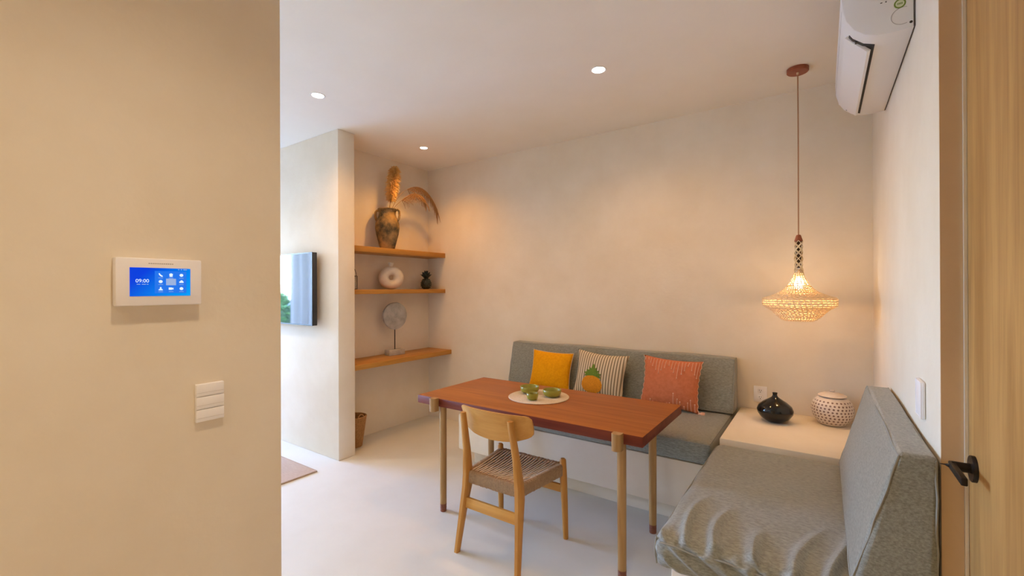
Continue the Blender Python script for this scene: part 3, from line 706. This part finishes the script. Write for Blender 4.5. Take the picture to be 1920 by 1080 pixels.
def jr(z):
    for (r0, z0), (r1, z1) in zip(jp[1:], jp[2:]):
        if z0 <= z <= z1: return r0 + (r1 - r0) * (z - z0) / (z1 - z0 + 1e-9), math.atan2(r1 - r0, z1 - z0)
    return .07, 0
link('jar_body', lathe(jp + [(.062, .174), (.0, .17)], 64, 60), DOT, jar)
pit_bm = bmesh.new(); bm_lathe(pit_bm, [(.0098, -.0008), (.0094, .0014), (.0074, .0018), (.0060, .0004), (0, .0002)], 10); rim_me = fin(pit_bm, smooth_angle=60); rim_me.materials.append(DOT); rim_me.materials.append(PIT)
for p in rim_me.polygons:
    if (p.center.x ** 2 + p.center.y ** 2) ** .5 < .0062: p.material_index = 1
for row in range(8):
    z = .022 + row * .0192; r_, sl = jr(z); n = int(2 * math.pi * r_ / .0225)
    for k in range(n):
        a = 2 * math.pi * (k + .5 * (row % 2)) / n
        d = Vector((math.cos(a) * math.cos(sl), math.sin(a) * math.cos(sl), -math.sin(sl)))
        o = link('dimple', rim_me, None, jar, (r_ * math.cos(a), r_ * math.sin(a), z)); o.rotation_euler = d.to_track_quat('Z', 'Y').to_euler()
link('lid', lathe([(0, .176), (.058, .1775), (.060, .184), (.076, .1845), (.079, .188), (.074, .193), (.052, .203), (.022, .209), (.012, .211), (.016, .219), (.011, .225), (0, .226)], 48, 60), DOT, jar)

# ------------------------------------------------------------------ outlet, switches, intercom
oc = empty('wall_outlet', (-.375, YB, .697), 'white duplex wall outlet above the corner ledge', 'outlet')
link('cover_plate', box(-.043, .043, -.006, -.0005, -.058, .058, .002), WHITE_PL, oc)
for s in (-1, 1):
    rc = link('receptacle', box(-.017, .017, -.0085, -.005, s * .024 - .016, s * .024 + .016, .003), WHITE_PL, oc)
    for dx in (-.006, .006): link('slot', box(dx - .0014, dx + .0014, -.0092, -.0080, s * .024 - .001, s * .024 + .009), DARK_PL, rc)
    link('slot', box(-.0025, .0025, -.0092, -.0080, s * .024 - .011, s * .024 - .006), DARK_PL, rc)
ws = empty('light_switch', (XR, 1.985, 1.108), 'flat white wall switch plate near the door', 'switch')
link('cover_plate', box(-.011, -.0005, -.050, .050, -.060, .060, .004), WHITE_PL, ws)
link('rocker', box(-.0116, -.010, -.049, .049, -.059, .059, .003), WHITE_PL, ws)
# triple switch on the left wall
ls = empty('triple_light_switch', (XL, .4605, 1.209), 'square cream three-rocker light switch below the intercom', 'switch')
link('back_box', box(.0005, .006, -.0295, .0295, -.0445, .0445, .001), WHITE_PL, ls)
for k in range(3):
    z = -.0445 + k * .0298; rk = link('rocker', box(.006, .0105 + .0006 * (k == 1), -.0295, .0295, z + .0004, z + .0288, .0010), WHITE_PL, ls)
    link('groove', box(.0100, .0109 + .0006 * (k == 1), -.0285, .0285, z + .0085, z + .0090), mat('switch_groove', (.60, .55, .50), .6), rk)
# intercom
ic = empty('video_intercom', (XL, .361, 1.4935), 'white wall intercom with a lit blue touch screen reading 09:00', 'intercom')
link('housing', box(.0005, .0215, -.0775, .0775, -.0510, .0510, .003), mat('intercom_white', (.92, .88, .88), .4), ic)
def emis(name, c, s):
    return mat(name, (0, 0, 0), .4, emit=c, estr=s)
SCR = bpy.data.materials.new('blue_screen'); SCR.use_nodes = True
nt = SCR.node_tree; b = nt.nodes['Principled BSDF']; b.inputs['Base Color'].default_value = (0, .01, .05, 1); b.inputs['Roughness'].default_value = .15
tc = nt.nodes.new('ShaderNodeTexCoord'); sp = nt.nodes.new('ShaderNodeSeparateXYZ'); nt.links.new(tc.outputs['Object'], sp.inputs[0])
ad = nt.nodes.new('ShaderNodeMath'); ad.operation = 'SUBTRACT'; nt.links.new(sp.outputs['Y'], ad.inputs[0]); nt.links.new(sp.outputs['Z'], ad.inputs[1])
mr = nt.nodes.new('ShaderNodeMapRange'); mr.inputs[1].default_value = -.05; mr.inputs[2].default_value = .075; nt.links.new(ad.outputs[0], mr.inputs[0])
rp = nt.nodes.new('ShaderNodeValToRGB'); rp.color_ramp.elements[0].color = (0, .05, .80, 1); rp.color_ramp.elements[1].color = (.0, .36, 1, 1); nt.links.new(mr.outputs[0], rp.inputs[0])
nt.links.new(rp.outputs[0], b.inputs['Emission Color']); b.inputs['Emission Strength'].default_value = .9; b.inputs['Specular IOR Level'].default_value = .1
scr = link('screen', box(.0210, .0224, -.0545, .0545, -.0305, .0305), SCR, ic, label='lit blue screen with white clock and icons')
WICON = emis('icon_white', (.80, .93, 1), 1.0); WICON2 = emis('icon_pale_blue', (.42, .58, .95), .75); PANEL = emis('screen_panel', (.0, .20, .98), .85)
link('icon_panel', box(.02245, .0226, -.012, .0465, -.0245, .024), PANEL, scr)
def text_mesh(s, size):
    cu = bpy.data.curves.new('txt', 'FONT'); cu.body = s; cu.size = size; cu.align_x = 'CENTER'; cu.align_y = 'CENTER'; cu.extrude = .0001
    o = bpy.data.objects.new('txt', cu); me = bpy.data.meshes.new_from_object(o); bpy.data.objects.remove(o)
    me.transform(Matrix(((0, 0, 1, 0), (1, 0, 0, 0), (0, 1, 0, 0), (0, 0, 0, 1)))); return me
link('clock_digits', text_mesh('09:00', .0105), WICON, scr, (.0227, -.0335, .002))
for k, w in enumerate((.006, .007, .003)): link('date_mark', box(.0225, .0227, -.043 + k * .0085, -.043 + k * .0085 + w, -.0058, -.0044), WICON2, scr)
def icon(shape, y, z):
    bm = bmesh.new(); x = .0228
    if shape == 'round': pts = [(.0036 * math.cos(2 * math.pi * k / 16), .0034 * math.sin(2 * math.pi * k / 16)) for k in range(16)]
    elif shape == 'phone': pts = [(-.0036, .0034), (-.0018, .0040), (-.0008, .0018), (.0014, -.0006), (.0036, -.0016), (.0038, -.0034), (.0022, -.0042), (-.0010, -.0022), (-.0030, .0006)]
    elif shape == 'bin': pts = [(-.0034, .0030), (-.0012, .0030), (-.0012, .0040), (.0012, .0040), (.0012, .0030), (.0034, .0030), (.0026, -.0038), (-.0026, -.0038)]
    elif shape == 'person': pts = [(-.0040, -.0036), (-.0034, -.0014), (-.0012, -.0002), (-.0016, .0022), (0, .0040), (.0016, .0022), (.0012, -.0002), (.0034, -.0014), (.0040, -.0036)]
    elif shape == 'camera': pts = [(-.0044, .0026), (.0020, .0026), (.0020, .0010), (.0044, .0024), (.0044, -.0024), (.0020, -.0010), (.0020, -.0026), (-.0044, -.0026)]
    else: pts = [(-.0040, -.0026), (-.0042, .0004), (-.0022, .0014), (-.0008, .0034), (.0018, .0030), (.0028, .0010), (.0042, .0004), (.0040, -.0026)]
    bm_prism(bm, pts, 'X', x - .0003, x); me = fin(bm); link('icon', me, WICON, scr, (0, y, z)); link('icon_caption', box(.0226, .0228, y - .0042, y + .0042, z - .0070, z - .0060), WICON2, scr)
gy_ = (-.0015, .0175, .0370); gz_ = (.0155, .0010, -.0145)
for (sh, i, j) in (('phone', 0, 0), ('bin', 1, 0), ('round', 2, 0), ('round', 0, 1), ('cloud', 2, 1), ('person', 0, 2), ('camera', 1, 2), ('round', 2, 2)): icon(sh, gy_[i], gz_[j])
link('highlight_tile', box(.0227, .0229, gy_[1] - .0092, gy_[1] + .0092, gz_[1] - .0080, gz_[1] + .0065), WICON2, scr)
for k, w in enumerate((.002, .002, .0065)): link('status_mark', box(.0225, .0227, .031 + k * .005, .031 + k * .005 + w, .0272, .0286), WICON2, scr)
for k in range(12): link('maker_mark', box(.0215, .0217, -.0225 + k * .0038, -.0225 + k * .0038 + .0028, .0390, .0408), mat('grey_print', (.42, .38, .36), .6), ic)

# ------------------------------------------------------------------ television and rug
tv = empty('television', (-4.25, 2.19, 1.48), 'slim wall-mounted flat television mirroring the curtained window', 'television')
link('cabinet', box(-.60, .60, 0, .045, -.322, .322, .004), DARK_PL, tv)
link('screen', box(-.592, .588, -.0025, .001, -.312, .314), mat('television_screen', (.012, .013, .016), .035, spec=1.0, coat=1.0), tv)
link('bezel', boxes([(.588, .601, -.004, .003, -.323, .323), (-.601, .588, -.004, .003, -.323, -.312), (-.601, .588, -.004, .003, .314, .323)]), DARK_PL, tv)
link('wall_bracket', box(-.2, .2, .045, YP - 2.19 - .001, -.15, .15), DARK_PL, tv)
rugm = mat('woven_beige_rug', (.80, .64, .52), .95, (.70, .54, .42), 25, .6, 220, stretch=(1, 9, 1))
rug = empty('area_rug', (-4.6, 1.2, 0), 'flat beige woven rug on the floor before the television', 'rug')
link('rug_weave', box(-1.24, 1.24, -.85, .85, .0005, .011, .003), rugm, rug)
link('rug_binding', boxes([(1.232, 1.243, -.85, .85, .0005, .0118), (-1.243, -1.232, -.85, .85, .0005, .0118), (-1.232, 1.232, -.851, -.840, .0005, .0118), (-1.232, 1.232, .840, .851, .0005, .0118)]), mat('rug_edge', (.46, .33, .23), .9), rug)

# ------------------------------------------------------------------ air conditioner
AY0, AY1 = 2.085, 3.0
ac = empty('air_conditioner', (XR, AY0, 2.386), 'white split air conditioner mounted high on the wall with its flap open', 'air conditioner')
ACW = mat('air_conditioner_white', (.80, .79, .77), .38)
prof = [(-.0045, .006), (-.055, .0), (-.105, .004), (-.140, .018), (-.172, .046), (-.195, .085), (-.207, .13), (-.210, .18), (-.208, .235), (-.198, .268), (-.17, .287), (-.12, .292), (-.0045, .292)]
link('housing', prism(prof, 'Y', 0, AY1 - AY0, .005, 2), ACW, ac)
link('shadow_gap_strip', prism([(-.0044, .005), (-.0005, .009), (-.0005, .290), (-.0044, .290)], 'Y', .002, AY1 - AY0 - .002), mat('plate_shadow_grey', (.12, .11, .10), .7), ac)  # dark sliver standing in for the shadow gap behind the housing
# outlet slot and flap along the curved lower front
def quad_strip(p0, p1, off, y0, y1, th):
    (xa, za), (xb, zb) = p0, p1; d = Vector((xb - xa, zb - za)); n = Vector((-d.y, d.x)).normalized()
    if n.y > 0: n = -n
    return prism([(xa + n.x * off, za + n.y * off), (xb + n.x * off, zb + n.y * off), (xb + n.x * (off + th), zb + n.y * (off + th)), (xa + n.x * (off + th), za + n.y * (off + th))], 'Y', y0, y1)
link('air_slot', prism([(-.106, .012), (-.1065, .0027), (-.1085, .0032), (-.1410, .0165), (-.1735, .0450), (-.184, .062), (-.170, .066)], 'Y', .07, .875), mat('slot_shade', (.05, .047, .044), .8), ac)  # dark solid on the surface, painting the shade of the outlet recess
fl = link('flap', prism([(-.197, .064), (-.128, -.010), (-.121, -.010), (-.117, -.004), (-.188, .070)], 'Y', .088, .858, .001), ACW, ac)
link('flap_pivot', box(-.165, -.155, .072, .088, .030, .040), DARK_PL, fl); link('flap_pivot', box(-.165, -.155, .858, .874, .030, .040), DARK_PL, fl)
link('front_seam', boxes([(-.2085, -.2078, .004, AY1 - AY0 - .004, .128, .1295)]), mat('seam_grey', (.5, .49, .47), .6), ac)
GRN = mat('sticker_green', (.16, .25, .025), .5); PALE = mat('sticker_pale', (.62, .66, .42), .5)
stk = empty; cxs, czs = -.042, .097
bm = bmesh.new(); bm_lathe(bm, [(0, 0), (.0125, 0), (.0125, .0004), (0, .0004)], 32); me = fin(bm); me.transform(Matrix.Rotation(R(90), 4, 'X'))
st = link('sticker', me, PALE, ac, (cxs, -.0003, czs), label='round green ringed sticker')
bm = bmesh.new(); bm_lathe(bm, [(.0122, 0), (.0165, 0), (.0165, .0006), (.0122, .0006), (.0122, 0)], 40); me = fin(bm); me.transform(Matrix.Rotation(R(90), 4, 'X')); link('sticker_ring', me, GRN, st)
for k in range(4): link('sticker_mark', box(-.007 + k * .0038, -.0046 + k * .0038, -.0009, -.0004, -.003, .003), GRN, st)
link('knockout_seam', tube([(-.034 + .032 * math.cos(R(a)), -.0004, .052 + .030 * math.sin(R(a))) for a in range(70, 291, 10)], .0007, 4), mat('seam_shadow', (.33, .30, .27), .7), ac)
link('port_hole', lathe([(0, 0), (.0045, 0), (.0045, .0012), (0, .0012)], 16), DARK_PL, ac, (-.0125, -.0002, .022), (R(90), 0, 0))
link('label_mark', box(-.096, -.090, -.0006, 0, .116, .119), DARK_PL, ac); link('label_mark', box(-.082, -.078, -.0006, 0, .115, .119), DARK_PL, ac)

# ------------------------------------------------------------------ pendant lamp
px_, py_ = -.122, 3.338
pd = empty('pendant_lamp', (px_, py_, ZC), 'woven cream rattan pendant lamp hanging over the corner ledge', 'pendant lamp')
def pz(z): return z - ZC
link('ceiling_rose', lathe([(0, -.026), (.056, -.026), (.060, -.022), (.060, -.001), (0, -.001)], 40), W_RED, pd)
link('cord', tube([(0, 0, -.024), (.001, 0, -.4), (0, 0, pz(1.808))], .0038, 8), mat('tan_cord', (.42, .22, .11), .8), pd)
link('rose_collar', lathe([(0, -.040), (.006, -.040), (.008, -.026), (0, -.026)], 16), mat('brass_collar', (.7, .5, .3), .4), pd)
link('cord_cap', lathe([(0, pz(1.808)), (.011, pz(1.808)), (.014, pz(1.802)), (.023, pz(1.772)), (.023, pz(1.767)), (0, pz(1.767))], 24), W_RED, pd)
RAT = bpy.data.materials.new('pale_rattan'); RAT.use_nodes = True; nt = RAT.node_tree; b = nt.nodes['Principled BSDF']
b.inputs['Base Color'].default_value = (.86, .72, .48, 1); b.inputs['Roughness'].default_value = .8
tl = nt.nodes.new('ShaderNodeBsdfTranslucent'); tl.inputs[0].default_value = (.88, .68, .36, 1); mxs = nt.nodes.new('ShaderNodeMixShader'); mxs.inputs[0].default_value = .18
nt.links.new(b.outputs[0], mxs.inputs[1]); nt.links.new(tl.outputs[0], mxs.inputs[2]); nt.links.new(mxs.outputs[0], nt.nodes['Material Output'].inputs[0])
# neck: open diagonal lattice
bm = bmesh.new()
for s in (-1, 1):
    for k in range(4):
        pts = [(.0205 * math.cos(2 * math.pi * k / 4 + s * t * 8.5), .0205 * math.sin(2 * math.pi * k / 4 + s * t * 8.5), pz(1.772 - .205 * t)) for t in [i / 30 for i in range(31)]]
        bm_tube(bm, pts, 1.0, 5, flat=(.0055, .0022))
link('neck_hole_shade', tube([(0, 0, pz(1.768)), (0, 0, pz(1.598))], .0135, 12), mat('neck_shade_brown', (.09, .05, .025), .7), pd)  # dark rod added inside so the lattice holes look shaded
link('woven_neck', fin(bm, smooth_angle=60), RAT, pd)
# shade: rings bound by slanting strands, open between
prof = [(.021, 1.585), (.024, 1.566), (.032, 1.540), (.043, 1.515), (.058, 1.490), (.077, 1.468), (.100, 1.449), (.128, 1.434), (.160, 1.421), (.192, 1.411), (.199, 1.404), (.200, 1.391), (.200, 1.377), (.198, 1.364), (.186, 1.354), (.162, 1.341), (.143, 1.325), (.127, 1.306), (.110, 1.289), (.096, 1.277), (.080, 1.270)]
bm = bmesh.new(); dense = []
for (r0, z0), (r1, z1) in zip(prof, prof[1:]):
    L = math.hypot(r1 - r0, z1 - z0); n = max(1, round(L / .0132))
    for k in range(n): dense.append((r0 + (r1 - r0) * k / n, z0 + (z1 - z0) * k / n))
dense.append(prof[-1])
for i, (r_, z) in enumerate(dense):
    n = 72; bm_tube(bm, [(r_ * math.cos(2 * math.pi * k / n), r_ * math.sin(2 * math.pi * k / n), pz(z) + .0014 * (1 if (k + i) % 2 else -1)) for k in range(n)], .0036 if r_ > .05 else .0024, 5, closed=True)
link('shade_ring', fin(bm, smooth_angle=60), RAT, pd, kind='stuff')
bm = bmesh.new(); n = 42
for k in range(n):
    if True:
        a0 = 2 * math.pi * k / n
        pts = [((r_ + .0016 * (1 if (i + k) % 2 else -1)) * math.cos(a0 + .02 * i), (r_ + .0016 * (1 if (i + k) % 2 else -1)) * math.sin(a0 + .02 * i), pz(z)) for i, (r_, z) in enumerate(dense) if r_ > .055 or k % 3 == 0]
        bm_tube(bm, pts, .0026, 4)
link('shade_strand', fin(bm, smooth_angle=60), RAT, pd, kind='stuff')
link('socket', lathe([(0, pz(1.60)), (.014, pz(1.60)), (.016, pz(1.545)), (0, pz(1.545))], 16), WHITE_PL, pd)
link('bulb', lathe([(0, pz(1.547)), (.010, pz(1.545)), (.014, pz(1.53)), (.024, pz(1.505)), (.026, pz(1.490)), (.020, pz(1.472)), (0, pz(1.463))], 20, 60), mat('bulb_glow', (1, 1, 1), .4, emit=(1, .74, .42), estr=40), pd)
d = bpy.data.lights.new('pendant_bulb', 'POINT'); d.energy = 4.3; d.color = (1, .62, .31); d.shadow_soft_size = .02
lo = bpy.data.objects.new('bulb_light', d); C.objects.link(lo); lo.parent = pd; lo.location = (0, 0, pz(1.435))
